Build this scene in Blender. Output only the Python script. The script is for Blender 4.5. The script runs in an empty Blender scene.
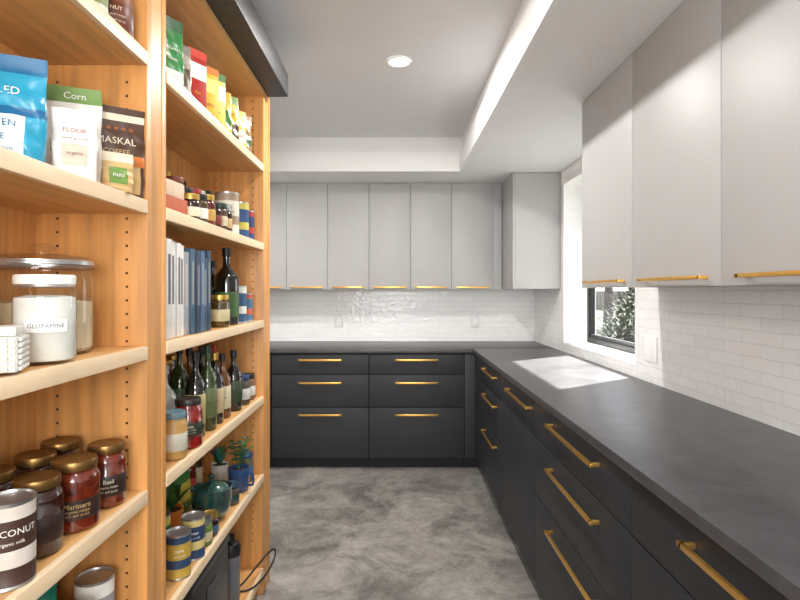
import bpy, bmesh, math, random
from mathutils import Vector, Matrix
random.seed(4)
sc = bpy.context.scene
sc.view_settings.view_transform = 'Standard'

# ------------------------------------------------------------------ materials
def lin(c):
    out = []
    for v in c[:3]:
        v = v / 255.0
        out.append(v / 12.92 if v <= 0.04045 else ((v + 0.055) / 1.055) ** 2.4)
    return tuple(out) + (1.0,)
MC = {}
def base(name):
    m = bpy.data.materials.new(name); m.use_nodes = True
    nt = m.node_tree
    return m, nt, nt.nodes['Principled BSDF']
def M(name, col=(200, 200, 200), rough=0.5, metal=0.0, var=0.06, vscale=25, bump=0.0, bscale=200, coat=0.0, stretch=None, spec=0.5):
    if name in MC: return MC[name]
    m, nt, p = base(name)
    p.inputs['Roughness'].default_value = rough
    p.inputs['Metallic'].default_value = metal
    p.inputs['Coat Weight'].default_value = coat
    p.inputs['Specular IOR Level'].default_value = spec
    tc = nt.nodes.new('ShaderNodeTexCoord')
    mp = nt.nodes.new('ShaderNodeMapping')
    nt.links.new(tc.outputs['Object'], mp.inputs['Vector'])
    if stretch: mp.inputs['Scale'].default_value = stretch
    n = nt.nodes.new('ShaderNodeTexNoise'); n.inputs['Scale'].default_value = vscale
    n.inputs['Detail'].default_value = 5
    nt.links.new(mp.outputs[0], n.inputs['Vector'])
    r = nt.nodes.new('ShaderNodeValToRGB')
    c = lin(col)
    r.color_ramp.elements[0].position = 0.3
    r.color_ramp.elements[1].position = 0.7
    r.color_ramp.elements[0].color = tuple(max(0, v * (1 - var * 2)) for v in c[:3]) + (1,)
    r.color_ramp.elements[1].color = tuple(min(1, v * (1 + var)) for v in c[:3]) + (1,)
    nt.links.new(n.outputs['Fac'], r.inputs['Fac'])
    nt.links.new(r.outputs['Color'], p.inputs['Base Color'])
    if bump > 0:
        n2 = nt.nodes.new('ShaderNodeTexNoise'); n2.inputs['Scale'].default_value = bscale
        n2.inputs['Detail'].default_value = 4
        nt.links.new(tc.outputs['Object'], n2.inputs['Vector'])
        b = nt.nodes.new('ShaderNodeBump'); b.inputs['Strength'].default_value = bump
        b.inputs['Distance'].default_value = 0.002
        nt.links.new(n2.outputs['Fac'], b.inputs['Height'])
        nt.links.new(b.outputs['Normal'], p.inputs['Normal'])
    MC[name] = m
    return m
def C(r, g, b, rough=0.45, metal=0.0):
    return M('paint_%d_%d_%d_%d' % (r, g, b, int(rough * 100)), (r, g, b), rough, metal, var=0.05, vscale=40)

def tile_mat(name, axis):
    m, nt, p = base(name)
    tc = nt.nodes.new('ShaderNodeTexCoord')
    sx = nt.nodes.new('ShaderNodeSeparateXYZ'); cx = nt.nodes.new('ShaderNodeCombineXYZ')
    nt.links.new(tc.outputs['Object'], sx.inputs[0])
    nt.links.new(sx.outputs[axis], cx.inputs[0]); nt.links.new(sx.outputs[2], cx.inputs[1])
    nz = nt.nodes.new('ShaderNodeTexNoise'); nz.inputs['Scale'].default_value = 12
    nz.inputs['Detail'].default_value = 3
    nt.links.new(tc.outputs['Object'], nz.inputs['Vector'])
    sb = nt.nodes.new('ShaderNodeVectorMath'); sb.operation = 'MULTIPLY_ADD'
    sb.inputs[1].default_value = (0.010, 0.009, 0.0)
    nt.links.new(nz.outputs['Color'], sb.inputs[0]); nt.links.new(cx.outputs[0], sb.inputs[2])
    br = nt.nodes.new('ShaderNodeTexBrick')
    br.inputs['Scale'].default_value = 1
    br.inputs['Brick Width'].default_value = 0.20
    br.inputs['Row Height'].default_value = 0.0452
    br.inputs['Mortar Size'].default_value = 0.0017
    br.inputs['Mortar Smooth'].default_value = 1.0
    br.inputs['Color1'].default_value = lin((248, 247, 245))
    br.inputs['Color2'].default_value = lin((242, 242, 241))
    br.inputs['Mortar'].default_value = lin((230, 229, 227))
    nt.links.new(sb.outputs[0], br.inputs['Vector'])
    nt.links.new(br.outputs['Color'], p.inputs['Base Color'])
    p.inputs['Roughness'].default_value = 0.16
    inv = nt.nodes.new('ShaderNodeMath'); inv.operation = 'SUBTRACT'; inv.inputs[0].default_value = 1
    nt.links.new(br.outputs['Fac'], inv.inputs[1])
    n3 = nt.nodes.new('ShaderNodeTexNoise'); n3.inputs['Scale'].default_value = 24
    n3.inputs['Detail'].default_value = 3
    nt.links.new(tc.outputs['Object'], n3.inputs['Vector'])
    ad = nt.nodes.new('ShaderNodeMath'); ad.operation = 'MULTIPLY_ADD'
    ad.inputs[1].default_value = 2.4
    nt.links.new(n3.outputs['Fac'], ad.inputs[0]); nt.links.new(inv.outputs[0], ad.inputs[2])
    b = nt.nodes.new('ShaderNodeBump'); b.inputs['Strength'].default_value = 0.5; b.inputs['Distance'].default_value = 0.0035
    nt.links.new(ad.outputs[0], b.inputs['Height'])
    nt.links.new(b.outputs['Normal'], p.inputs['Normal'])
    return m

def concrete_mat():
    m, nt, p = base('polished_concrete')
    tc = nt.nodes.new('ShaderNodeTexCoord')
    def noise(s, d=8, r=0.6, dist=0.0):
        n = nt.nodes.new('ShaderNodeTexNoise'); n.inputs['Scale'].default_value = s
        n.inputs['Detail'].default_value = d; n.inputs['Roughness'].default_value = r
        n.inputs['Distortion'].default_value = dist
        nt.links.new(tc.outputs['Object'], n.inputs['Vector']); return n
    a = noise(2.4, 14, 0.76, 0.7); bb = noise(9, 14, 0.82, 0.3); c3 = noise(70, 3, 0.6)
    r = nt.nodes.new('ShaderNodeValToRGB')
    e = r.color_ramp.elements
    e[0].position = 0.36; e[0].color = lin((100, 97, 93))
    e[1].position = 0.66; e[1].color = lin((168, 164, 157))
    k = e.new(0.46); k.color = lin((128, 125, 120))
    k = e.new(0.52); k.color = lin((146, 142, 137))
    nt.links.new(a.outputs['Fac'], r.inputs['Fac'])
    r2 = nt.nodes.new('ShaderNodeValToRGB')
    r2.color_ramp.elements[0].position = 0.38; r2.color_ramp.elements[0].color = (0.58, 0.57, 0.55, 1)
    r2.color_ramp.elements[1].position = 0.58; r2.color_ramp.elements[1].color = (1.0, 0.99, 0.975, 1)
    nt.links.new(bb.outputs['Fac'], r2.inputs['Fac'])
    mx = nt.nodes.new('ShaderNodeMix'); mx.data_type = 'RGBA'; mx.blend_type = 'MULTIPLY'
    mx.inputs[0].default_value = 0.75
    nt.links.new(r.outputs[0], mx.inputs[6]); nt.links.new(r2.outputs[0], mx.inputs[7])
    nt.links.new(mx.outputs[2], p.inputs['Base Color'])
    p.inputs['Roughness'].default_value = 0.40
    b = nt.nodes.new('ShaderNodeBump'); b.inputs['Strength'].default_value = 0.25; b.inputs['Distance'].default_value = 0.004
    nt.links.new(c3.outputs['Fac'], b.inputs['Height']); nt.links.new(b.outputs['Normal'], p.inputs['Normal'])
    return m

def clear_mat(name, tint=(1, 1, 1), rough=0.02, ior=1.45):
    """thin clear sheet: transparent + fresnel gloss, same on both faces"""
    m = bpy.data.materials.new(name); m.use_nodes = True
    nt = m.node_tree; nt.nodes.clear()
    o = nt.nodes.new('ShaderNodeOutputMaterial')
    t = nt.nodes.new('ShaderNodeBsdfTransparent'); t.inputs[0].default_value = tint + (1,)
    g = nt.nodes.new('ShaderNodeBsdfGlossy'); g.inputs['Roughness'].default_value = rough
    f = nt.nodes.new('ShaderNodeFresnel')
    geo = nt.nodes.new('ShaderNodeNewGeometry')
    ma = nt.nodes.new('ShaderNodeMath'); ma.operation = 'MULTIPLY_ADD'
    ma.inputs[1].default_value = 1 / ior - ior; ma.inputs[2].default_value = ior
    nt.links.new(geo.outputs['Backfacing'], ma.inputs[0]); nt.links.new(ma.outputs[0], f.inputs[0])
    mx = nt.nodes.new('ShaderNodeMixShader')
    nt.links.new(f.outputs[0], mx.inputs[0]); nt.links.new(t.outputs[0], mx.inputs[1])
    nt.links.new(g.outputs[0], mx.inputs[2]); nt.links.new(mx.outputs[0], o.inputs[0])
    return m
def emis_mat(name, col, s):
    m = bpy.data.materials.new(name); m.use_nodes = True
    p = m.node_tree.nodes['Principled BSDF']
    p.inputs['Emission Color'].default_value = col + (1,)
    p.inputs['Emission Strength'].default_value = s
    return m

WOOD_V = M('maple_vertical', (210, 150, 86), 0.42, var=0.14, vscale=3, stretch=(14, 14, 0.9))
WOOD_H = M('maple_shelf', (216, 164, 102), 0.42, var=0.12, vscale=3, stretch=(14, 1.0, 14))
EDGE = M('maple_edge', (230, 204, 168), 0.45, var=0.06, vscale=4, stretch=(10, 1.2, 10))
HOLE = C(60, 38, 20)
GREY = M('cabinet_light_grey', (172, 171, 170), 0.45, var=0.01, vscale=3)
DARK = M('cabinet_charcoal', (40, 42, 46), 0.5, var=0.03, vscale=3, spec=.35)
CARC = M('cabinet_carcass_dark', (22, 22, 24), 0.7)
CARCG = M('cabinet_carcass_grey', (120, 120, 122), 0.6)
BRASS = M('brushed_brass', (238, 186, 96), 0.28, metal=0.9, var=0.05, vscale=60)
STONE = M('leathered_stone', (70, 69, 71), 0.36, var=0.14, vscale=14, bump=0.45, bscale=90)
CEIL = M('ceiling_paint', (212, 212, 213), 0.85, var=0.01, vscale=6, bump=0.15, bscale=120)
SOFF = M('soffit_paint', (224, 224, 224), 0.85, var=0.01, vscale=6, bump=0.15, bscale=120)
WHITE = M('white_paint', (244, 244, 243), 0.7, var=0.01)
TRIMW = M('tray_trim_paint', (228, 228, 227), 0.8, var=0.01)
TILEX = tile_mat('white_brick_tile_x', 0)
TILEY = tile_mat('white_brick_tile_y', 1)
CONC = concrete_mat()
BLACK = M('black_textured', (46, 45, 46), 0.45, var=0.4, vscale=120, bump=0.8, bscale=160)
BLK = C(18, 18, 19)
PANE = clear_mat('window_glass')
GLASS = clear_mat('jar_glass', (0.96, 0.975, 0.97), 0.02, 1.38)
LAMP = emis_mat('downlight_glow', (1, 0.98, 0.95), 12)

# ------------------------------------------------------------------ builder
def superY(x, a, b, n=2.6):
    q = min(1, abs(x) / max(a, 1e-6))
    return b * (1 - q ** n) ** (1 / n)

def text_mesh(body, size):
    cu = bpy.data.curves.new('t', 'FONT'); cu.body = body; cu.size = size
    cu.align_x = 'CENTER'; cu.align_y = 'CENTER'; cu.resolution_u = 2
    ob = bpy.data.objects.new('t', cu); sc.collection.objects.link(ob)
    dg = bpy.context.evaluated_depsgraph_get(); dg.update()
    me = bpy.data.meshes.new_from_object(ob.evaluated_get(dg))
    vs = [(v.co.x, v.co.y) for v in me.vertices]; fs = [tuple(p.vertices) for p in me.polygons]
    bpy.data.objects.remove(ob); bpy.data.meshes.remove(me); bpy.data.curves.remove(cu)
    return vs, fs

class B:
    def __init__(s, name, loc=(0, 0, 0), rot=0.0):
        s.name = name; s.loc = loc; s.rot = rot; s.bm = bmesh.new(); s.mats = []
    def mi(s, m):
        if m not in s.mats: s.mats.append(m)
        return s.mats.index(m)
    def merge(s, t):
        me = bpy.data.meshes.new('tmp'); t.to_mesh(me); t.free()
        s.bm.from_mesh(me); bpy.data.meshes.remove(me)
    def box(s, x0, x1, y0, y1, z0, z1, m, bev=0.0):
        t = bmesh.new(); bmesh.ops.create_cube(t, size=1)
        for v in t.verts:
            v.co = Vector(((x0 + x1) / 2 + v.co.x * (x1 - x0), (y0 + y1) / 2 + v.co.y * (y1 - y0), (z0 + z1) / 2 + v.co.z * (z1 - z0)))
        if bev > 0:
            bmesh.ops.bevel(t, geom=t.edges[:], offset=bev, segments=2, affect='EDGES', profile=0.6)
        i = s.mi(m)
        for f in t.faces: f.material_index = i
        s.merge(t)
        return s
    def lathe(s, prof, segs=32, c=(0, 0), fn=None, sx=1, sy=1):
        """prof: list of (r, z, mat)"""
        t = bmesh.new(); rings = []
        for r, z, m in prof:
            if r < 1e-5: rings.append([t.verts.new((c[0], c[1], z))])
            else: rings.append([t.verts.new((c[0] + sx * r * math.cos(2 * math.pi * k / segs), c[1] + sy * r * math.sin(2 * math.pi * k / segs), z)) for k in range(segs)])
        for j in range(len(rings) - 1):
            a, b = rings[j], rings[j + 1]; m = prof[j][2]
            if len(a) == 1 and len(b) == 1: continue
            for k in range(segs):
                k2 = (k + 1) % segs
                if len(a) == 1: vs = (a[0], b[k2], b[k])
                elif len(b) == 1: vs = (a[k], a[k2], b[0])
                else: vs = (a[k], a[k2], b[k2], b[k])
                f = t.faces.new(vs); f.smooth = True
                mm = m
                if fn:
                    q = fn((k + .5) / segs * 360, (prof[j][1] + prof[j + 1][1]) / 2)
                    if q is not None and prof[j][0] > 1e-4 and prof[j + 1][0] > 1e-4: mm = q
                f.material_index = s.mi(mm)
        s.merge(t); return s
    def bag(s, w, h, d, fn, wr=0.003, seal=0.86, nz=26, segs=48):
        t = bmesh.new(); rings = []
        ph = random.random() * 9
        def prof(tt):
            if tt < 0.06: return 0.80 + 0.2 * tt / 0.06
            if tt > seal: return 0.045
            q = (tt - 0.06) / (seal - 0.06)
            return max(0.045, 1 - q ** 2.2 * 0.955)
        s.prof = prof
        for j in range(nz + 1):
            tt = j / nz; b = d / 2 * prof(tt)
            a = w / 2 * (0.94 + 0.06 * min(1, tt * 5)) * (1 + 0.02 * math.sin(tt * 13 + ph))
            ring = []
            for k in range(segs):
                an = 2 * math.pi * k / segs
                ca, sa = math.cos(an), math.sin(an)
                x = a * math.copysign(abs(ca) ** (2 / 2.6), ca)
                y = b * math.copysign(abs(sa) ** (2 / 2.6), sa)
                wk = wr * math.sin(7 * tt * 3.1 + x * 90 + ph) * math.cos(x * 60 - tt * 9 + ph) * (1 if tt > 0.04 else 0)
                y += math.copysign(1, sa) * wk * min(1, prof(tt) * 2) if abs(sa) > .1 else 0
                ring.append(t.verts.new((x, y, h * tt)))
            rings.append(ring)
        for j in range(nz):
            for k in range(segs):
                k2 = (k + 1) % segs
                f = t.faces.new((rings[j][k], rings[j][k2], rings[j + 1][k2], rings[j + 1][k])); f.smooth = True
                c = f.calc_center_median()
                f.material_index = s.mi(fn(c.x / (w / 2), (j + .5) / nz, c.y < 0))
        for ring in (rings[0][::-1], rings[-1]):
            f = t.faces.new(ring); f.material_index = s.mi(fn(0, 0.5 if ring is rings[-1] else 0, False))
        s.merge(t); s.bw = w; s.bh = h; s.bd = d
        return s
    def text_bag(s, body, size, x, z, m):
        vs, fs = text_mesh(body, size); i = s.mi(m)
        nv = []
        for a, b in vs:
            X = x + a; Z = z + b
            y = -superY(X, s.bw / 2, s.bd / 2 * s.prof(Z / s.bh)) - 0.0035
            nv.append(s.bm.verts.new((X, y, Z)))
        for f in fs:
            try: q = s.bm.faces.new([nv[k] for k in f]); q.material_index = i
            except Exception: pass
        return s
    def text_cyl(s, body, size, r, z, ang, m):
        vs, fs = text_mesh(body, size); i = s.mi(m); nv = []
        for a, b in vs:
            th = math.radians(ang) + a / r
            nv.append(s.bm.verts.new(((r + .0006) * math.cos(th), (r + .0006) * math.sin(th), z + b)))
        for f in fs:
            try: q = s.bm.faces.new([nv[k] for k in f]); q.material_index = i
            except Exception: pass
        return s
    def text_flat(s, body, size, x, y, z, m):
        vs, fs = text_mesh(body, size); i = s.mi(m)
        nv = [s.bm.verts.new((x + a, y, z + b)) for a, b in vs]
        for f in fs:
            try: q = s.bm.faces.new([nv[k] for k in f]); q.material_index = i
            except Exception: pass
        return s
    def tube(s, pts, r, m, segs=8):
        t = bmesh.new(); rings = []
        P = [Vector(p) for p in pts]
        for i, p in enumerate(P):
            d = (P[min(i + 1, len(P) - 1)] - P[max(i - 1, 0)]).normalized()
            u = d.cross(Vector((0.13, 0.21, 1))).normalized(); v = d.cross(u)
            rr = r[i] if isinstance(r, (list, tuple)) else r
            rings.append([t.verts.new(p + u * rr * math.cos(2 * math.pi * k / segs) + v * rr * math.sin(2 * math.pi * k / segs)) for k in range(segs)])
        for a, b in zip(rings, rings[1:]):
            for k in range(segs):
                f = t.faces.new((a[k], a[(k + 1) % segs], b[(k + 1) % segs], b[k])); f.smooth = True; f.material_index = s.mi(m)
        for rg in (rings[0], rings[-1]):
            f = t.faces.new(rg); f.material_index = s.mi(m)
        bmesh.ops.recalc_face_normals(t, faces=t.faces[:])
        s.merge(t); return s
    def leaf(s, p, d, L, W, m, droop=0.3):
        d = Vector(d).normalized(); side = d.cross(Vector((0, 0, 1)))
        if side.length < .05: side = Vector((1, 0, 0))
        side.normalize(); prev = None; i = s.mi(m)
        for k in range(6):
            q = k / 5; w = W * math.sin(math.pi * min(1, q * .92 + .06))
            c = Vector(p) + d * L * q + Vector((0, 0, -droop * L * q * q))
            cur = (s.bm.verts.new(c - side * w), s.bm.verts.new(c + Vector((0, 0, -w * .35))), s.bm.verts.new(c + side * w))
            if prev:
                for e in (0, 1):
                    f = s.bm.faces.new((prev[e], prev[e + 1], cur[e + 1], cur[e])); f.material_index = i; f.smooth = True
            prev = cur
        return s
    def done(s, sharp=35):
        me = bpy.data.meshes.new(s.name)
        s.bm.to_mesh(me); s.bm.free()
        for m in s.mats: me.materials.append(m)
        try: me.set_sharp_from_angle(angle=math.radians(sharp))
        except Exception: pass
        ob = bpy.data.objects.new(s.name, me); sc.collection.objects.link(ob)
        ob.location = s.loc; ob.rotation_euler = (0, 0, math.radians(s.rot))
        return ob

# ------------------------------------------------------------------ room shell
XR, YB, XL, YF = 1.22, 4.69, -1.75, -2.2
ZC, ZS = 2.47, 2.22
B('floor').box(XL - .12, 1.45, YF, YB + .15, -0.1, 0, CONC).done()
B('wall_back').box(XL - .12, 1.45, YB, YB + .15, 0, 2.6, TILEX).done()
B('wall_left').box(XL - .12, XL, YF, YB, 0, 2.6, WHITE).done()
WY0, WY1, WZ0, WZ1 = 2.72, 3.88, 0.985, 2.12
w = B('wall_right')
w.box(XR, 1.45, YF, WY0, 0, 2.6, TILEY).box(XR, 1.45, WY1, YB, 0, 2.6, TILEY)
w.box(XR, 1.45, WY0, WY1, 0, WZ0 - .012, TILEY).box(XR, 1.45, WY0, WY1, WZ1, 2.6, TILEY)
w.done()
t = B('trim_window_reveal')
t.box(XR - .003, 1.385, WY0, WY1, WZ0 - .012, WZ0, WHITE)
t.box(XR - .003, 1.385, WY1 - .008, WY1, WZ0, WZ1, WHITE)
t.box(XR - .003, 1.385, WY0, WY0 + .008, WZ0, WZ1, WHITE)
t.box(XR - .003, 1.385, WY0 + .008, WY1 - .008, WZ1 - .008, WZ1, WHITE)
t.done()
wn = B('window_1')
fx0, fx1, fw = 1.385, 1.43, 0.04
wn.box(fx0, fx1, WY0, WY1, WZ0, WZ0 + fw, BLK, .003).box(fx0, fx1, WY0, WY1, WZ1 - fw, WZ1, BLK, .003)
wn.box(fx0, fx1, WY0, WY0 + fw, WZ0 + fw, WZ1 - fw, BLK, .003).box(fx0, fx1, WY1 - fw, WY1, WZ0 + fw, WZ1 - fw, BLK, .003)
wn.box(fx0 + .008, fx1 - .008, WY0 + fw, WY1 - fw, WZ0 + fw, WZ0 + fw + .02, BLK)
wn.box(fx0 + .008, fx1 - .008, WY1 - fw - .02, WY1 - fw, WZ0 + fw, WZ1 - fw, BLK)
pv = [wn.bm.verts.new(p) for p in ((1.407, WY0 + fw, WZ0 + fw), (1.407, WY1 - fw, WZ0 + fw), (1.407, WY1 - fw, WZ1 - fw), (1.407, WY0 + fw, WZ1 - fw))]
wn.bm.faces.new(pv[::-1]).material_index = wn.mi(PANE)
wn.done()

c = B('ceiling')
TX0, TX1, TY1 = -1.2, 0.475, 3.915
c.box(XL - .12, 1.45, YF, YB + .15, ZC, 2.6, CEIL)
def soff(x0, x1, y0, y1):
    c.box(x0, x1, y0, y1, ZS, ZC, SOFF)
soff(XL, XR, TY1 + .02, YB); soff(TX1 + .02, XR, YF, TY1 + .02); soff(XL, TX0, YF, TY1 + .02)
c.done()
tr = B('trim_tray_ceiling')
tr.box(TX0, TX1, TY1, TY1 + .0195, ZS - .002, 2.36, TRIMW).box(TX1, TX1 + .0195, YF, TY1 + .0195, ZS - .002, 2.36, TRIMW)
tr.done()

def downlight(x, y, z, en):
    b = B('recessed_downlight', (x, y, z))
    b.lathe([(0.060, -.001, WHITE), (0.058, -.006, WHITE), (0.050, -.008, WHITE), (0.047, -.004, LAMP), (0, -.003, LAMP)], 40)
    b.done()
    l = bpy.data.lights.new('downlight_lamp', 'AREA'); l.shape = 'DISK'; l.size = 0.095
    l.energy = en; l.color = (1, 0.97, 0.94)
    o = bpy.data.objects.new('downlight_lamp', l); sc.collection.objects.link(o); o.location = (x, y, z - .014)
for y, en in ((2.63, 29), (1.5, 8), (0.3, 4), (-0.9, 10)): downlight(0.024, y, ZC, en)  # first one is in view; the nearer ones are added out-of-view fill
downlight(-1.42, 3.3, ZS, 20)  # added lamp hidden behind the bookcase, brightens the left back

# ------------------------------------------------------------------ handles
def handle_y(b, x_face, y0, y1, z, out=-1, h=.012, dep=.032):
    """bar running along Y mounted on a face with outward normal -X"""
    xo = x_face + out * dep
    b.box(min(xo, xo - out * .010), max(xo, xo - out * .010), y0, y1, z - h / 2, z + h / 2, BRASS, .0015)
    for yy in (y0 + .006, y1 - .016):
        b.box(min(xo, x_face), max(xo, x_face), yy, yy + .010, z - h / 2, z + h / 2, BRASS, .001)
def handle_x(b, y_face, x0, x1, z, h=.013, dep=.032):
    yo = y_face - dep
    b.box(x0, x1, yo, yo + .010, z - h / 2, z + h / 2, BRASS, .0015)
    for xx in (x0 + .006, x1 - .016):
        b.box(xx, xx + .010, yo, y_face, z - h / 2, z + h / 2, BRASS, .001)

# ------------------------------------------------------------------ base cabinets
ZD = [(.092, .470), (.476, .718), (.724, .872)]
HZ = [.42, .66, .832]
FY = 4.07
def base_back(x0, x1, hl=.325):
    b = B('base_cabinet')
    b.box(x0 + .001, x1 - .001, FY + .02, YB - .003, .09, .882, CARC)
    b.box(x0 + .001, x1 - .001, FY + .075, YB - .003, .0, .09, CARC)
    for (z0, z1), hz in zip(ZD, HZ):
        b.box(x0 + .002, x1 - .002, FY, FY + .02, z0, z1, DARK, .0015)
        if hl:
            cx = (x0 + x1) / 2; handle_x(b, FY, cx - hl / 2, cx + hl / 2, hz)
    b.done()
base_back(-1.745, -.925); base_back(-.922, -.19); base_back(-.188, .53)
b = B('base_cabinet')   # blind corner with filler
b.box(.532, .64, FY, FY + .02, .092, .872, DARK, .001).box(.532, XR - .003, FY + .02, YB - .003, .09, .882, CARC)
b.box(.532, XR - .003, FY + .075, YB - .003, 0, .09, CARC)
b.done()
FX = .612
def base_right(y0, y1, zd, hz, hy, last=None):
    b = B('base_cabinet')
    b.box(FX + .02, XR - .003, y0 + .001, y1 - .001, .09, .882, CARC)
    b.box(FX + .06, XR - .003, y0 + .001, y1 - .001, 0, .09, CARC)
    for i, (z0, z1) in enumerate(zd):
        b.box(FX, FX + .02, y0 + .002, y1 - .002, z0, z1, DARK, .0015)
        if i < len(hz) and hz[i]: handle_y(b, FX, hy[0], hy[1], hz[i])
    b.done()
base_right(3.10, 4.066, ZD, HZ, (3.20, 3.62))
base_right(2.34, 3.10, [(.092, .718), (.724, .872)], [None, .832], (2.38, 2.86))
base_right(1.392, 2.34, ZD, HZ, (1.60, 2.09))
base_right(.42, 1.392, ZD, HZ, (.64, 1.11))
base_right(-.55, .42, ZD, HZ, (-.3, .17))

ct = B('countertop')
ct.box(.594, XR - .001, -.55, 4.05, .885, .915, STONE, .002)
ct.box(XL + .001, XR - .001, 4.05, YB - .001, .885, .915, STONE, .002)
ct.done()

# ------------------------------------------------------------------ wall cabinets
UZ0, UZ1 = 1.366, 2.216
UY = 4.34
xs = [-.866 + .3325 * i for i in range(0, 6)]
allx = [-1.745, -1.531, -1.1985] + xs
for i in range(len(allx) - 1):
    x0, x1 = allx[i], allx[i + 1]
    b = B('wall_cabinet')
    b.box(x0 + .001, x1 - .001, UY + .02, YB - .003, UZ0, UZ1, CARCG)
    b.box(x0 + .0015, x1 - .0015, UY, UY + .02, UZ0 - .004, UZ1, GREY, .0012)
    if x1 - x0 > .3:
        cx = (x0 + x1) / 2; handle_x(b, UY, cx - .13, cx + .13, 1.380, .011, .026)
    b.done()
b = B('wall_cabinet')
b.box(xs[-1] + .001, .868, UY + .008, YB - .003, UZ0, UZ1, GREY, .001); b.done()
b = B('wall_cabinet')
b.box(.89, XR - .003, 3.95, YB - .005, UZ0, UZ1, GREY, .001)
b.box(.87, .889, 3.95, UY - .003, UZ0 - .004, UZ1, GREY, .0012); b.done()
for y0, y1, h0, h1 in ((1.974, 2.50, 2.03, 2.42), (1.437, 1.974, 1.49, 1.875), (.90, 1.437, .98, 1.34), (.36, .90, .45, .8), (-.2, .36, -.1, .25)):
    b = B('wall_cabinet')
    b.box(.892, XR - .003, y0 + .001, y1 - .001, UZ0, UZ1, GREY)
    b.box(.87, .891, y0 + .0015, y1 - .0015, UZ0 - .002, UZ1, GREY, .0012)
    handle_y(b, .87, h0, h1, 1.388, -1, .011, .028)
    b.done()

# outlets
OUT = C(228, 228, 226); SLOT = C(120, 120, 120)
for x in (-.478, .703):
    b = B('wall_outlet', (x, YB - .001, 1.09))
    b.box(-.036, .036, -.006, 0, -.057, .057, OUT, .002).box(-.017, .017, -.009, -.006, -.034, .034, WHITE, .001)
    for zz in (-.018, .018):
        for xx in (-.006, .006): b.box(xx - .001, xx + .001, -.0095, -.009, zz - .004, zz + .004, SLOT)
    b.done()
b = B('wall_outlet', (XR - .001, 2.56, 1.075))
b.box(-.006, 0, -.06, .06, -.06, .06, WHITE, .002)
for yy in (-.025, .025): b.box(-.0075, -.006, yy - .016, yy + .016, -.034, .034, WHITE, .0006)
b.done()

# ------------------------------------------------------------------ bookcase
XF, XBK = -.58, -.84
SH = [.12, .537, .882, 1.22, 1.562, 1.91]
bc = B('pantry_bookcase')
def panel(y0, y1):
    bc.box(XBK, XF, y0, y1, .0, 2.245, WOOD_V, .001)
panel(.33, .352); panel(1.268, 1.290); panel(1.352, 1.374); panel(2.40, 2.422); panel(2.50, 2.522)
bc.box(XBK + .01, XF - .002, 1.2905, 1.3515, .0, 2.245, WOOD_V)
bc.box(XBK + .01, XF - .002, 2.4225, 2.4995, .0, 2.245, WOOD_V)
bc.box(XBK - .018, XBK, .33, 2.522, 0, 2.245, WOOD_V)
for y0, y1 in ((.353, 1.267), (1.375, 2.399)):
    bc.box(XBK + .001, XF, y0, y1, 2.215, 2.245, WOOD_H)
    bc.box(XBK + .001, XF - .03, y0, y1, 0, .088, WOOD_V)
    for z in SH:
        bc.box(XBK + .001, XF - .012, y0, y1, z - .030, z, WOOD_H)
        bc.box(XF - .0118, XF + .003, y0, y1, z - .031, z + .0005, EDGE, .0015)
for yy in (1.2675, 2.3995):
    for xx in (-.627, -.790):
        for k in range(62):
            z = .24 + k * .032
            if any(s - .04 < z < s + .01 for s in SH): continue
            bc.box(xx - .0028, xx + .0028, yy - .0004, yy + .0002, z - .0028, z + .0028, HOLE)
bc.done()
hd = B('sliding_track_header')
hd.box(-.86, -.49, .2, 2.50, 2.247, 2.352, BLACK, .004)
hd.done()

# ------------------------------------------------------------------ groceries
LIDG = M('gold_lid', (196, 160, 84), 0.35, metal=0.8, var=.05)
LIDS = M('steel_lid', (190, 190, 190), 0.3, metal=0.9)
def jar(name, x, y, z, r, h, content, label=None, lid=LIDG, lab=(.25, .75), txt=None, tcol=None, band=None):
    b = B(name, (x, y, z))
    lh = .018; bh = h - lh; p = [(0, .0, content), (r * .88, .0, content), (r, .006, content)]
    if label:
        p.append((r, bh * lab[0] * .86, content)); p.append((r * 1.008, bh * lab[0] * .86 + .0005, label))
        if band:
            q = lab[0] + (lab[1] - lab[0]) * .3
            p.append((r * 1.008, bh * q * .86, band)); p.append((r * 1.008, bh * (q + (lab[1] - lab[0]) * .35) * .86, label))
        p.append((r * 1.008, bh * lab[1] * .86, label)); p.append((r, bh * lab[1] * .86 + .0005, content))
    p += [(r, bh * .84, content), (r * .95, bh * .91, content), (r * .82, bh * .97, content), (r * .82, bh, lid),
          (r * .90, bh + .0005, lid), (r * .91, bh + .003, lid), (r * .91, h - .003, lid), (r * .88, h, lid), (r * .80, h - .0012, lid), (0, h - .0012, lid)]
    b.lathe(p, 36)
    if txt:
        la = math.degrees(math.atan2(-y, -x)) + 6; zc = bh * (lab[0] + lab[1]) / 2 * .86; sp = bh * (lab[1] - lab[0]) * .2
        b.text_cyl(txt, r * .30, r * 1.01, zc + sp, la, tcol or BLK)
        b.text_cyl('organic recipe', r * .17, r * 1.01, zc - sp * .1, la, tcol or BLK)
        b.text_cyl('NET WT 24 OZ', r * .14, r * 1.01, zc - sp * 1.1, la, tcol or BLK)
    return b.done()
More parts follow.
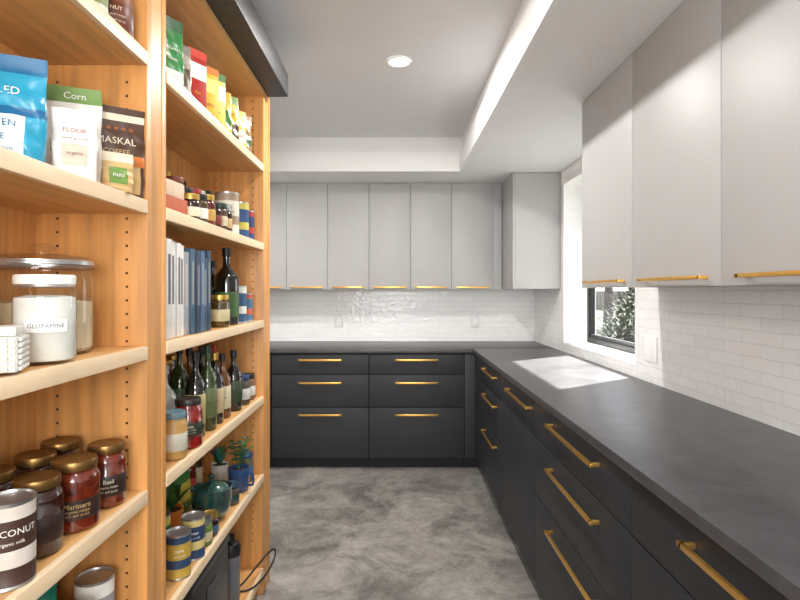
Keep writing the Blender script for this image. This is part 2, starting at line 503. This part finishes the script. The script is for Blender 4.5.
def can(name, x, y, z, r, h, label, band=None, txt=None, tcol=None, top=LIDS):
    b = B(name, (x, y, z)); bd = band or label
    p = [(0, .002, top), (r * .94, .002, top), (r, .0, top), (r, .004, top), (r * .985, .005, label), (r * .985, h * .25, bd), (r * .985, h * .45, label), (r * .985, h * .8, bd),
         (r * .985, h - .006, top), (r, h - .004, top), (r, h, top), (r * .95, h, top), (r * .93, h - .004, top), (0, h - .004, top)]
    b.lathe(p, 36)
    if txt:
        la = math.degrees(math.atan2(-y, -x)) + 6
        b.text_cyl(txt, r * .38, r, h * .66, la, tcol or BLK); b.text_cyl('organic milk', r * .2, r, h * .54, la, tcol or BLK)
    return b.done()
def bottle(name, x, y, z, r, h, glass, label, cap, lab=(.15, .5), neck=.3):
    b = B(name, (x, y, z)); nr = r * neck
    p = [(0, .003, glass), (r * .9, 0, glass), (r, .005, glass), (r, h * lab[0], glass), (r * 1.01, h * lab[0] + .0005, label), (r * 1.01, h * lab[1], label), (r, h * lab[1] + .0005, glass),
         (r, h * .56, glass), (r * .94, h * .62, glass), (r * .7, h * .68, glass), (nr * 1.15, h * .75, glass), (nr, h * .80, glass), (nr, h * .885, glass), (nr * 1.25, h * .89, cap), (nr * 1.25, h * .995, cap), (nr, h, cap), (0, h, cap)]
    b.lathe(p, 28)
    b.text_cyl('OIL', r * .4, r * 1.012, h * (lab[0] + lab[1]) / 2, math.degrees(math.atan2(-y, -x)) + 10, BLK)
    return b.done()
def pbox(name, x, y, z, w, d, h, m, top=None, stripe=None, rot=60, txt=None, tcol=None):
    b = B(name, (x, y, z), rot)
    b.box(-w / 2, w / 2, -d / 2, d / 2, 0, h, m, .0012)
    if stripe: b.box(-w / 2 - .0004, w / 2 + .0004, -d / 2 - .0004, d / 2 + .0004, h * .55, h * .8, stripe)
    if top: b.box(-w / 2 - .0004, w / 2 + .0004, -d / 2 - .0004, d / 2 + .0004, h * .88, h + .0004, top)
    if txt: b.text_flat(txt, w * .24, 0, -d / 2 - .001, h * .35, tcol or BLK); b.text_flat('whole grain', w * .12, 0, -d / 2 - .001, h * .2, tcol or BLK)
    return b.done()

S0, S1, S2, S3, S4, S5 = SH
e = .001
# -- near bay, shelf at 1.562
WB = C(228, 225, 218); CY = C(40, 150, 184, .3); CYD = C(20, 100, 146, .3); GRN = C(104, 140, 60, .4); GRND = C(34, 84, 44, .35)
BRN = C(74, 46, 30, .35); TAN = C(196, 164, 110, .4); CREAM = C(224, 212, 186, .5); RED = C(168, 38, 30, .3); YEL = C(216, 178, 44, .35)
ORG = C(200, 110, 44, .4); PUR = C(92, 58, 90)
def f_blue(u, t, fr):
    if t > .84: return CYD
    if fr and abs(u) < .55 and .12 < t < .45: return C(210, 226, 226)
    if .48 < t < .54: return CYD
    return CY
B('snack_bag', (-.702, .955, S4 + e), 26).bag(.150, .208, .06, f_blue, .0055).text_bag('GLUTEN', .017, 0, .08, CYD).text_bag('FREE', .015, 0, .055, CYD).text_bag('ROLLED', .02, 0, .14, WB).text_bag('whole grain', .012, 0, .035, CYD).done()
B('snack_bag', (-.780, 1.050, S4 + e), 24).bag(.10, .235, .04, lambda u, t, fr: GRND if t > .6 else C(180, 60, 46), .004).done()
def f_corn(u, t, fr):
    if t > .83: return GRN
    if fr and -.5 < u < .6 and .35 < t < .45: return GRN
    return WB
b = B('corn_starch_bag', (-.690, 1.145, S4 + e), 24); b.bag(.124, .220, .05, f_corn, .004)
b.text_bag('Corn', .020, .012, .200, WB).text_bag('Starch', .017, .01, .160, GRND).text_bag('gluten free', .011, .01, .135, BRN)
for k in range(6): b.text_bag('wholesome natural', .008, .012, .12 - k * .013 if k < 2 else .07 - (k - 2) * .012, BRN)
b.done()
def f_oat(u, t, fr):
    if fr and t > .2 and t < .5 and abs(u) < .6: return C(216, 190, 172)
    return WB
B('flour_bag', (-.618, 1.045, S4 + e), 30).bag(.076, .138, .036, f_oat, .004, seal=.8).text_bag('FLOUR', .013, 0, .095, C(170, 60, 40)).text_bag('organic', .010, 0, .05, BRN).text_bag('stone ground', .008, 0, .08, BRN).done()
def f_cof(u, t, fr):
    if fr and .86 < t < .92: return CREAM
    if fr and .36 < t < .46: return ORG
    if fr and .02 < t < .34 and abs(u) < .8: return TAN
    return BRN
B('coffee_bag', (-.632, 1.225, S4 + e), 36).bag(.122, .205, .036, f_cof, .003, seal=.84).text_bag('MASKAL', .022, 0, .125, CREAM).text_bag('COFFEE', .016, 0, .10, TAN).text_bag('* * * * *', .022, 0, .150, ORG).text_bag('ground', .013, 0, .05, BRN).done()
def f_nut(u, t, fr):
    if t > .75: return CREAM
    if fr and abs(u) < .55 and .2 < t < .6: return GRN
    return TAN
B('nut_bag', (-.594, 1.160, S4 + e), 40).bag(.062, .084, .024, f_nut, .003, seal=.8).text_bag('nuts', .014, 0, .035, WB).done()
jar('spice_jar', -.800, 1.225, S4 + e, .028, .16, BRN, CREAM)
# -- near bay, shelf 1.22
PWD = M('white_powder', (222, 219, 212), .9, bump=.3, bscale=80)
def glass_jar(name, x, y, z, r, h, fill, powder, label=None, glass_lid=False):
    b = B(name, (x, y, z)); la = math.degrees(math.atan2(-y, -x)) + 2
    b.lathe([(0, .0, GLASS), (r * .92, 0, GLASS), (r, .006, GLASS), (r, h * .74, GLASS), (r * .97, h * .80, GLASS), (r * .9, h * .84, GLASS), (r * .9, h * .90, GLASS)], 48)
    b.lathe([(0, .006, powder), (r * .90, .006, powder), (r * .955, .012, powder), (r * .955, h * fill * .74, powder), (r * .6, h * fill * .77, powder), (0, h * fill * .76, powder)], 40)
    if glass_lid:
        b.lathe([(r * .96, h * .885, LIDS), (r * 1.0, h * .89, LIDS), (r * 1.0, h * .93, LIDS), (r * .96, h * .935, GLASS), (r * .93, h * .97, GLASS), (r * .5, h * .995, GLASS), (r * .12, h * 1.0, GLASS), (r * .12, h * 1.02, GLASS), (r * .24, h * 1.04, GLASS), (r * .26, h * 1.07, GLASS), (r * .16, h * 1.10, GLASS), (0, h * 1.105, GLASS)], 48)
        for k in range(2):
            b.lathe([(r * (.985 + .01 * k), h * .86 + k * .01, LIDS), (r * 1.01, h * .865 + k * .01, LIDS), (r * .985, h * .87 + k * .01, LIDS)], 48)
    else:
        b.lathe([(r * .93, h * .89, WB), (r * .97, h * .895, WB), (r * .98, h * .98, WB), (r * .93, h, WB), (0, h, WB)], 48)
        b.lathe([(r * .905, h * .86, LIDS), (r * .94, h * .87, LIDS), (r * .93, h * .89, LIDS)], 48)
    if label:
        lr = r + .0006
        t = b.bm; i = b.mi(C(244, 244, 242)); seg = 16; row = []
        for k in range(seg + 1):
            th = math.radians(la) + (k / seg - .5) * 1.35
            row.append((t.verts.new((lr * math.cos(th), lr * math.sin(th), h * .36)), t.verts.new((lr * math.cos(th), lr * math.sin(th), h * .50))))
        for k in range(seg):
            f = t.faces.new((row[k][0], row[k + 1][0], row[k + 1][1], row[k][1])); f.material_index = i; f.smooth = True
        b.text_cyl(label, .0105, lr, h * .43, la, BLK)
    return b.done()
glass_jar('large_glass_jar', -.728, 1.115, S3 + e, .096, .205, .70, M('oat_fill', (190, 172, 140), .8, bump=.8, bscale=120), None, True)
glass_jar('powder_jar', -.632, .978, S3 + e, .050, .158, 1.0, PWD, 'GLUTAMINE')
glass_jar('powder_jar', -.715, .91, S3 + e, .028, .12, .9, PWD)
b = B('woven_napkin_holder', (-.622, .842, S3 + e), 25)
b.box(-.036, .036, -.036, .036, .004, .060, C(190, 186, 178), .004).box(-.033, .033, -.033, .033, .060, .074, C(216, 212, 204), .003)
for k in range(7):
    for q in range(6):
        for sgn in (-1, 1):
            X = -.030 + k * .01; Z = .010 + q * .009
            b.box(X - .0032, X + .0032, sgn * .038 - .002, sgn * .038 + .002, Z - .0028, Z + .0028, WB, .001)
            b.box(sgn * .038 - .002, sgn * .038 + .002, X - .0032, X + .0032, Z - .0028, Z + .0028, WB, .001)
b.done()
# -- near bay, shelf .882
SAU = M('tomato_sauce', (104, 38, 20), .15, var=.35, vscale=60, coat=.6)
SAUD = M('dark_sauce', (52, 24, 16), .15, var=.25, vscale=60, coat=.6)
OLV = M('olive_brine', (80, 62, 26), .15, var=.3, vscale=70, coat=.6)
DGL = M('dark_gold_lid', (130, 98, 54), .35, metal=.8)
jar('sauce_jar', -.636, 1.075, S2 + e, .045, .135, SAU, C(46, 26, 22), DGL, (.25, .62), 'Marinara', TAN)
jar('sauce_jar', -.634, 1.19, S2 + e, .040, .133, SAU, C(40, 24, 20), DGL, (.25, .7), 'Basil', CREAM)
for x, y, mm in ((-.742, 1.20, SAUD), (-.73, 1.10, SAUD), (-.745, 1.0, SAUD), (-.79, .90, SAUD), (-.64, .968, SAUD)):
    jar('sauce_jar', x, y, S2 + e, .041, .135, mm, C(44, 24, 20), DGL, (.25, .7))
can('coconut_can', -.622, .870, S2 + e, .039, .135, C(64, 42, 34), C(206, 196, 186), 'COCONUT', WB)
# -- near bay, shelf .537
B('chip_bag', (-.76, 1.10, S1 + e), 45).bag(.13, .25, .06, lambda u, t, fr: C(20, 110, 90, .3) if t > .4 else GRND).done()
can('soup_can', -.665, 1.20, S1 + e, .04, .18, C(150, 150, 150), WB)
can('soup_can', -.635, 1.06, S1 + e, .04, .18, C(90, 130, 60), WB)
# -- near bay, top shelf
can('soup_can', -.735, 1.21, S5 + e, .042, .14, C(226, 222, 216), C(210, 204, 190))
jar('peanut_butter_jar', -.630, 1.215, S5 + e, .040, .125, C(120, 66, 34), C(96, 44, 24), C(60, 20, 14), (.2, .8), 'NUT', CREAM)
can('soup_can', -.635, 1.125, S5 + e, .036, .12, C(206, 200, 186), C(120, 130, 70))
jar('spice_jar', -.73, 1.11, S5 + e, .036, .13, BRN, TAN)
b = B('paper_plate_stack', (-.72, .9, S5 + e))
for k in range(8): b.lathe([(0, k * .005, WB), (.06, k * .005, WB), (.09, k * .005 + .012, WB), (.088, k * .005 + .014, WB), (.06, k * .005 + .003, WB), (0, k * .005 + .003, WB)], 32)
b.done()

# -- far bay, shelf 1.91
def two(a, b_, lo=.3, hi=.6, top=None):
    def fn(u, t, fr):
        if top and t > .85: return top
        if fr and lo < t < hi and abs(u) < .75: return b_
        return a
    return fn
B('snack_bag', (-.645, 1.545, S5 + e), 62).bag(.10, .225, .04, two(C(50, 130, 64, .3), WB, .1, .32, GRND)).text_bag('ORGANIC', .014, 0, .13, WB).text_bag('seeds', .014, 0, .10, WB).done()
B('snack_bag', (-.650, 1.635, S5 + e), 62).bag(.085, .19, .035, two(C(170, 160, 146, .3), C(90, 70, 50), .3, .6, C(130, 120, 110))).text_bag('granola', .012, 0, .125, BRN).done()
pbox('cracker_box', -.645, 1.73, S5 + e, .072, .045, .205, RED, C(200, 60, 44), WB, 62, 'rice', YEL)
pbox('pasta_box', -.642, 1.83, S5 + e, .082, .045, .195, YEL, C(216, 120, 40), C(232, 218, 120), 62, 'pasta', RED)
pbox('tea_box', -.645, 1.93, S5 + e, .075, .04, .215, C(214, 200, 70), C(70, 120, 50), WB, 62, 'tea', GRND)
B('snack_bag', (-.644, 2.02, S5 + e), 58).bag(.088, .19, .04, two(C(190, 180, 50, .3), C(60, 120, 56, .3), .3, .62, YEL)).text_bag('chips', .014, 0, .14, GRND).done()
B('snack_bag', (-.644, 2.115, S5 + e), 58).bag(.088, .205, .04, two(C(220, 180, 50, .3), C(60, 40, 26, .3), .15, .45, GRN)).text_bag('corn', .016, 0, .13, RED).done()
B('snack_bag', (-.640, 2.21, S5 + e), 58).bag(.086, .18, .035, two(C(216, 196, 90, .3), C(220, 214, 200, .3), .25, .55)).text_bag('pop', .016, 0, .07, RED).done()
B('snack_bag', (-.640, 2.30, S5 + e), 58).bag(.086, .19, .035, two(C(150, 110, 60, .3), C(60, 90, 50, .3), .25, .55)).done()
for y, cc in ((1.55, C(206, 200, 190)), (1.66, C(70, 110, 80)), (1.78, C(180, 70, 40)), (1.90, C(190, 80, 40)), (2.02, C(70, 120, 60)), (2.14, C(210, 190, 120)), (2.27, C(120, 80, 50))):
    pbox('cereal_box', -.785, y, S5 + e, .095, .05, .255 if y > 1.7 else .24, cc, None, WB, 84)
# -- far bay, shelf 1.562
pbox('tea_box', -.665, 1.55, S4 + e, .13, .08, .055, C(180, 90, 56), None, None, 80)
pbox('tea_box', -.665, 1.55, S4 + .058, .12, .07, .045, C(216, 192, 164), None, None, 84)
pbox('cracker_box', -.785, 1.74, S4 + e, .14, .05, .17, C(196, 180, 160), None, C(120, 110, 60), 84)
for x, y, r, h, cc, lb, ld in ((-.628, 1.665, .030, .085, SAUD, CREAM, LIDG), (-.626, 1.732, .029, .095, OLV, WB, C(30, 28, 26)), (-.626, 1.80, .030, .105, SAU, C(190, 150, 70), LIDG), (-.626, 1.868, .029, .09, SAUD, C(120, 50, 40), BLK), (-.626, 1.935, .029, .10, BRN, C(200, 190, 160), C(30, 60, 40)),
                               (-.70, 1.88, .03, .14, BRN, C(170, 46, 36), C(150, 34, 28)), (-.63, 2.0, .030, .10, SAUD, TAN, LIDS), (-.72, 1.97, .034, .15, C(160, 90, 40), C(90, 50, 80), LIDS), (-.705, 1.73, .032, .15, C(170, 130, 90), C(200, 190, 180), C(120, 60, 40)), (-.702, 1.805, .032, .13, SAUD, C(180, 60, 44), BLK)):
    jar('spice_jar', x, y, S4 + e, r, h, cc, lb, ld)
can('oat_canister', -.646, 2.09, S4 + e, .046, .165, C(212, 204, 188), C(150, 130, 110), 'MIX', BRN)
can('soup_can', -.71, 2.19, S4 + e, .034, .17, C(150, 160, 170), C(210, 210, 206))
can('soup_can', -.632, 2.225, S4 + e, .034, .15, C(40, 70, 120), C(190, 180, 80))
can('soup_can', -.634, 2.32, S4 + e, .034, .13, C(40, 60, 100), C(170, 60, 50))
# back rows, far bay
rng = random.Random(11)
LC = [(C(170, 60, 44), LIDG), (C(196, 184, 150), BLK), (C(70, 100, 60), LIDS), (C(60, 80, 120), LIDG), (C(200, 160, 70), C(30, 60, 40)), (C(120, 70, 50), C(150, 34, 28))]
def back_row(z, ys, h0, h1, xx=-.798):
    for y in ys:
        lb, ld = rng.choice(LC)
        jar('spice_jar', xx, y, z + e, .027, rng.uniform(h0, h1), rng.choice([SAUD, OLV, BRN, SAU]), lb, ld)
back_row(S4, [1.87, 1.94, 2.01, 2.08, 2.15, 2.22, 2.29, 2.36], .14, .21)
back_row(S3, [1.88, 1.95, 2.02, 2.09, 2.16, 2.23, 2.30], .12, .2)
back_row(S2, [1.60, 1.67, 1.74, 1.81, 1.88, 1.95, 2.02, 2.09, 2.16, 2.23, 2.30, 2.36], .15, .24)
back_row(S1, [2.10, 2.17], .15, .2)
# -- far bay, shelf 1.22: books
bk = B('row_of_books')
cols = [(226, 224, 218), (214, 212, 208), (224, 222, 220), (220, 216, 210), (228, 226, 222), (150, 152, 156), (62, 92, 116), (40, 52, 74), (64, 96, 128), (36, 66, 92), (30, 60, 80)]
yy = 1.40
for k, cc in enumerate(cols):
    th = random.uniform(.028, .040); hh = random.uniform(.225, .262) if k > 4 else random.uniform(.25, .275); dd = random.uniform(.17, .19)
    m = C(*cc); xf = -.600 - random.uniform(0, .012)
    bk.box(xf - dd, xf, yy, yy + .003, S3 + e, S3 + hh, m, .0008); bk.box(xf - dd, xf, yy + th - .003, yy + th, S3 + e, S3 + hh, m, .0008)
    bk.box(xf - .003, xf + .001, yy, yy + th, S3 + e, S3 + hh, m, .001)
    bk.box(xf - dd + .004, xf - .004, yy + .003, yy + th - .003, S3 + .005, S3 + hh - .004, CREAM)
    bk.box(xf + .001, xf + .0015, yy + th * .3, yy + th * .7, S3 + hh * .35, S3 + hh * .85, C(min(255, cc[0] // 2 + 110), min(255, cc[1] // 2 + 100), min(255, cc[2] // 2 + 90)) if k > 4 else C(90, 90, 96))
    yy += th + .0015
bk.done()
DG = M('dark_bottle_glass', (22, 22, 16), .08, var=.1, coat=.5)
GG = M('olive_bottle_glass', (44, 58, 22), .08, var=.1, coat=.5)
AM = M('amber_bottle_glass', (90, 50, 20), .08, var=.1, coat=.5)
jar('pickle_jar', -.628, 1.945, S3 + e, .035, .115, OLV, C(190, 180, 140), LIDG)
jar('pickle_jar', -.715, 1.92, S3 + e, .034, .13, SAUD, C(210, 210, 200), LIDS)
bottle('wine_bottle', -.648, 2.09, S3 + e, .046, .295, DG, C(60, 90, 50), BLK, (.1, .42))
bottle('sauce_bottle', -.725, 2.16, S3 + e, .035, .25, DG, C(30, 60, 80), BLK)
can('soup_can', -.635, 2.20, S3 + e, .034, .15, C(40, 76, 110), C(210, 210, 200))
can('soup_can', -.635, 2.30, S3 + e, .033, .12, C(60, 100, 130), C(190, 90, 64))
# -- far bay, shelf .882: bottles and jars
CL = M('pale_vinegar', (196, 198, 188), .1, var=.1, coat=.5)
bottle('vinegar_bottle', -.70, 1.645, S2 + e, .036, .24, CL, C(206, 204, 196), C(200, 200, 200), (.15, .45))
jar('sauce_jar', -.62, 1.625, S2 + e, .041, .145, M('red_pepper', (130, 26, 18), .15, var=.4, vscale=50, coat=.6), C(36, 46, 34), C(40, 30, 26), (.35, .7), 'Salsa', CREAM)
jar('mustard_jar', -.618, 1.515, S2 + e, .036, .13, C(170, 132, 76), C(190, 186, 170), C(90, 120, 130))
jar('mustard_jar', -.70, 1.56, S2 + e, .034, .16, SAUD, C(190, 184, 170), LIDS)
for x, y, r, h, g, lb, cp in ((-.638, 1.735, .031, .275, DG, C(170, 160, 110), BLK), (-.63, 1.825, .030, .285, GG, C(90, 100, 60), C(28, 60, 30)), (-.635, 1.915, .030, .25, DG, C(180, 160, 124), LIDG),
                              (-.715, 1.80, .032, .29, GG, C(60, 90, 50), BLK), (-.72, 1.90, .032, .27, AM, C(210, 190, 150), BLK), (-.72, 2.02, .032, .26, DG, C(150, 40, 30), BLK),
                              (-.635, 2.00, .030, .235, AM, C(190, 180, 150), BLK), (-.63, 2.12, .033, .235, DG, C(46, 60, 40), BLK), (-.72, 2.15, .032, .25, GG, C(200, 190, 150), C(190, 30, 30))):
    bottle('oil_bottle', x, y, S2 + e, r, h, g, lb, cp)
jar('spice_jar', -.632, 2.235, S2 + e, .036, .12, C(70, 60, 50), C(190, 190, 184), C(40, 70, 110))
jar('spice_jar', -.632, 2.33, S2 + e, .033, .11, C(120, 84, 50), C(204, 200, 190), BLK)
# -- far bay, shelf .537
TEAL = M('teal_glazed_ceramic', (34, 70, 62), .12, var=.3, vscale=20, coat=.7)
LEAF = M('leaf_green', (58, 104, 46), .5, var=.2, vscale=50)
LEAF2 = M('leaf_blue_green', (60, 120, 116), .5, var=.2, vscale=50)
SOIL = C(50, 38, 28)
b = B('teal_ceramic_bowl', (-.652, 1.93, S1 + e))
b.lathe([(0, .0, TEAL), (.04, 0, TEAL), (.042, .008, TEAL), (.062, .03, TEAL), (.070, .07, TEAL), (.069, .105, TEAL), (.072, .112, TEAL), (.068, .114, TEAL), (.064, .10, TEAL), (.06, .06, TEAL), (0, .03, TEAL)], 40)
b.lathe([(.066, .101, TEAL), (.05, .12, TEAL), (.02, .132, TEAL), (.008, .134, TEAL), (.008, .142, TEAL), (.014, .150, TEAL), (.008, .158, TEAL), (0, .159, TEAL)], 32)
b.done()
b = B('potted_succulent', (-.745, 1.78, S1 + e))
b.lathe([(0, 0, ORG), (.035, 0, ORG), (.045, .08, ORG), (.049, .08, ORG), (.049, .095, ORG), (.043, .095, ORG), (.042, .085, SOIL), (0, .085, SOIL)], 28)
for k in range(44):
    a = random.random() * 6.28; el = random.uniform(1.1, 3.2)
    b.leaf((0.01 * math.cos(a), .01 * math.sin(a), .09), (math.cos(a), math.sin(a), el), random.uniform(.06, .12), .012, random.choice([LEAF, LEAF, C(130, 170, 50)]), .2)
b.done()
BLUE = M('blue_glaze', (44, 72, 118), .2, var=.15, coat=.4)
b = B('potted_herb', (-.632, 2.20, S1 + e))
b.lathe([(0, 0, BLUE), (.034, 0, BLUE), (.040, .01, BLUE), (.043, .085, BLUE), (.043, .095, BLUE), (.039, .095, BLUE), (.038, .082, SOIL), (0, .082, SOIL)], 32)
b.tube([(.040, -.01, .025), (.062, -.02, .03), (.066, -.022, .052), (.060, -.02, .072), (.041, -.012, .076)], .005, BLUE)
for k in range(6):
    a = k * 1.3; P = [(0, 0, .08), (.012 * math.cos(a), .012 * math.sin(a), .13), (.035 * math.cos(a), .035 * math.sin(a), .17 + .01 * k)]
    b.tube(P, .0016, LEAF, 6)
    for q in range(9):
        u = q / 8; pp = Vector(P[0]).lerp(Vector(P[2]), .35 + .65 * u); aa = q * 2.4 + k
        b.leaf(pp, (math.cos(aa), math.sin(aa), .5), .030, .009, LEAF2 if q % 2 else LEAF, .3)
b.done()
b = B('potted_herb', (-.745, 2.31, S1 + e))
b.lathe([(0, 0, WB), (.034, 0, WB), (.038, .075, WB), (.035, .075, WB), (.034, .066, SOIL), (0, .066, SOIL)], 28)
for k in range(26):
    a = random.random() * 6.28; b.leaf((0, 0, .065), (math.cos(a), math.sin(a), random.uniform(1.2, 3.5)), random.uniform(.05, .14), .009, random.choice([LEAF, LEAF2]), .2)
b.done()
can('food_can', -.618, 1.545, S1 + e, .036, .125, C(180, 150, 60), C(44, 66, 100), 'tuna', WB)
can('food_can', -.616, 1.655, S1 + e, .035, .125, C(40, 60, 94), C(206, 188, 120), 'bean', WB)
can('food_can', -.70, 1.60, S1 + e, .036, .15, C(50, 110, 60), C(210, 200, 90))
can('food_can', -.785, 1.55, S1 + e, .033, .17, C(60, 100, 40), YEL)
jar('spice_jar', -.610, 1.735, S1 + e, .026, .085, C(90, 110, 50), C(190, 180, 140), LIDS)
jar('spice_jar', -.612, 1.80, S1 + e, .026, .075, SAUD, C(60, 90, 120), LIDG)
B('snack_bag', (-.785, 1.97, S1 + e), 82).bag(.14, .22, .045, two(C(60, 120, 54, .3), C(200, 184, 64), .2, .5)).done()
jar('spice_jar', -.622, 2.065, S1 + e, .03, .08, C(70, 60, 50), TEAL, C(40, 70, 90))
jar('spice_jar', -.632, 2.31, S1 + e, .03, .12, C(90, 80, 60), C(60, 90, 130), C(40, 60, 100))
# -- far bay, bottom
b = B('black_storage_bin', (-.70, 1.78, S0 + e))
b.box(-.10, .10, -.18, .18, 0, .325, C(22, 22, 24, .3), .010).box(-.104, .104, -.184, .184, .325, .352, C(30, 30, 33, .3), .006).box(.1, .106, -.05, .05, .24, .27, C(60, 60, 64), .002)
b.done()
b = B('water_bottle', (-.632, 2.09, S0 + e))
SM = M('smoky_plastic', (100, 100, 104), .2, var=.05, coat=.3)
b.lathe([(0, 0, SM), (.030, 0, SM), (.034, .01, SM), (.036, .20, SM), (.037, .21, BLK), (.037, .24, BLK), (.030, .255, BLK), (.016, .26, BLK), (.014, .285, BLK), (0, .286, BLK)], 32); b.done()
B('cookie_tin', (-.72, 2.25, S0 + e)).lathe([(0, 0, LIDS), (.06, 0, LIDS), (.06, .08, C(70, 66, 64)), (.062, .081, C(70, 66, 64)), (.062, .1, LIDS), (0, .1, LIDS)], 40).done()
cb = bpy.data.curves.new('power_cable', 'CURVE'); cb.dimensions = '3D'; cb.bevel_depth = .0042; cb.resolution_u = 8; cb.bevel_resolution = 3
pts = [(-.66, 2.17, .126), (-.62, 2.2, .15), (-.59, 2.28, .175), (-.565, 2.38, .185), (-.545, 2.46, .185), (-.535, 2.46, .155), (-.545, 2.36, .125), (-.570, 2.24, .126), (-.60, 2.2, .125), (-.64, 2.2, .125)]
sp = cb.splines.new('NURBS'); sp.points.add(len(pts) - 1); sp.use_endpoint_u = True; sp.order_u = 4
for p, q in zip(sp.points, pts): p.co = q + (1,)
co = bpy.data.objects.new('power_cable', cb); cb.materials.append(BLK); sc.collection.objects.link(co)

# ------------------------------------------------------------------ outdoors
GR = M('yard_gravel', (80, 80, 74), .9, var=.35, vscale=1.5)
B('yard_ground').box(1.46, 40, -12, 50, -.3, -.1, GR).done()
BARK = M('tree_bark', (40, 34, 28), .9, var=.2, vscale=10)
FOL = M('tree_foliage', (44, 60, 30), .8, var=.3, vscale=4)
for x, y, h in ((5.2, 10.5, 4.2), (8.5, 17, 5), (7.5, 19, 5.5), (11, 22, 6), (4.3, 7.8, 3.6), (12, 30, 7), (15, 32, 7)):
    b = B('yard_tree', (x, y, -.1))
    b.tube([(0, 0, 0), (.05, .03, h * .3), (-.04, .05, h * .55), (.05, 0, h * .8)], [.16, .12, .09, .03], BARK, 10)
    for k in range(9):
        a = random.random() * 6.28; z0 = h * random.uniform(.25, .6)
        L = random.uniform(.7, 1.3)
        b.tube([(0, 0, z0), (math.cos(a) * L * .5, math.sin(a) * L * .5, z0 + .35), (math.cos(a) * L, math.sin(a) * L, z0 + .9)], [.05, .035, .01], BARK, 6)
        for q in range(26):
            p = Vector((math.cos(a) * L, math.sin(a) * L, z0 + .8)) + Vector([random.gauss(0, .35) for _ in range(3)])
            b.leaf(p, (random.uniform(-1, 1), random.uniform(-1, 1), random.uniform(-.5, 1)), .22, .05, FOL)
    b.done()
rs = random.Random(8)
for x, y, R in ((3.9, 9.4, .55), (6.3, 14.2, .8), (5.4, 12.6, .6), (8.6, 18.5, 1.1)):
    b = B('yard_shrub', (x, y, -.1))
    for k in range(7):
        a = k * .9; b.tube([(0, 0, 0), (.3 * R * math.cos(a), .3 * R * math.sin(a), .6 * R), (.7 * R * math.cos(a), .7 * R * math.sin(a), 1.1 * R)], [.03, .02, .006], BARK, 6)
    for q in range(420):
        v = Vector([rs.gauss(0, 1) for _ in range(3)]).normalized() * R * rs.uniform(.5, 1)
        b.leaf(Vector((v.x, v.y, max(.03, v.z + R * .85))), (v.x, v.y, v.z + rs.uniform(-.3, .5)), .14, .035, FOL)
    b.done()
# unseen tree added beside the window so its crown dapples the sun
b = B('yard_tree', (4.3, 5.2, -.1)); rr = random.Random(3)
b.tube([(0, 0, 0), (-.05, .02, 1.6), (-.15, -.05, 3.2), (-.3, -.1, 5.2)], [.07, .06, .045, .02], BARK, 8)
for k in range(34):
    z0 = rr.uniform(3.0, 5.2); a = rr.uniform(0, 6.28); L = rr.uniform(.5, 1.2)
    b.tube([(-.15, -.05, z0), (math.cos(a) * L * .5 - .15, math.sin(a) * L * .5, z0 + .25), (math.cos(a) * L - .15, math.sin(a) * L, z0 + .5)], [.018, .010, .004], BARK, 5)
    for q in range(7):
        p = Vector((math.cos(a) * L - .15, math.sin(a) * L, z0 + .45)) + Vector([rr.gauss(0, .2) for _ in range(3)])
        b.leaf(p, (rr.uniform(-1, 1), rr.uniform(-1, 1), rr.uniform(-.5, 1)), .09, .025, FOL)
b.done()
b = B('garden_fence')
for k in range(60): b.box(16, 16.05, 4 + k * .7, 4.6 + k * .7, -.1, 1.35, C(70, 60, 48), .01)
b.done()

# ------------------------------------------------------------------ light
wd = bpy.data.worlds.new('World'); sc.world = wd; wd.use_nodes = True
nt = wd.node_tree; bg = nt.nodes['Background']
sky = nt.nodes.new('ShaderNodeTexSky'); sky.sky_type = 'NISHITA'; sky.sun_disc = False
sky.sun_elevation = math.radians(50); sky.sun_rotation = math.radians(50)
hs = nt.nodes.new('ShaderNodeHueSaturation'); hs.inputs['Saturation'].default_value = 0.25
nt.links.new(sky.outputs[0], hs.inputs['Color']); nt.links.new(hs.outputs[0], bg.inputs[0])
bg.inputs[1].default_value = 0.5
s = bpy.data.lights.new('sun', 'SUN'); s.energy = 40; s.angle = math.radians(1.5); s.color = (1, .97, .93)
so = bpy.data.objects.new('sun', s); sc.collection.objects.link(so)
so.rotation_euler = Vector((-.71, -.50, -1.19)).to_track_quat('-Z', 'Y').to_euler(); so.location = (6, 6, 8)
def area(name, loc, target, sx, sy, en, col=(1, .99, .975)):
    l = bpy.data.lights.new(name, 'AREA'); l.shape = 'RECTANGLE'; l.size = sx; l.size_y = sy; l.energy = en; l.color = col
    o = bpy.data.objects.new(name, l); sc.collection.objects.link(o); o.location = loc
    o.rotation_euler = (Vector(target) - Vector(loc)).to_track_quat('-Z', 'Y').to_euler()
area('rear_fill_light', (-.2, -1.7, 1.7), (0, 3, 1.3), 1.8, 1.3, 42)  # unseen area lamp added behind the camera as soft fill
area('bounce_light', (0.0, -.75, 1.5), (0.05, 2.2, 2.47), .8, .6, 28)  # added lamp aimed up at the ceiling to bounce fill into the room

# ------------------------------------------------------------------ camera
cam = bpy.data.cameras.new('camera'); cam.sensor_width = 36; cam.lens = 24.3
cam.shift_x = 6 / 800; cam.shift_y = -9 / 800; cam.clip_start = .02
o = bpy.data.objects.new('camera', cam); sc.collection.objects.link(o)
o.location = (0, 0, 1.35); o.rotation_euler = (math.radians(90), 0, 0)
sc.camera = o
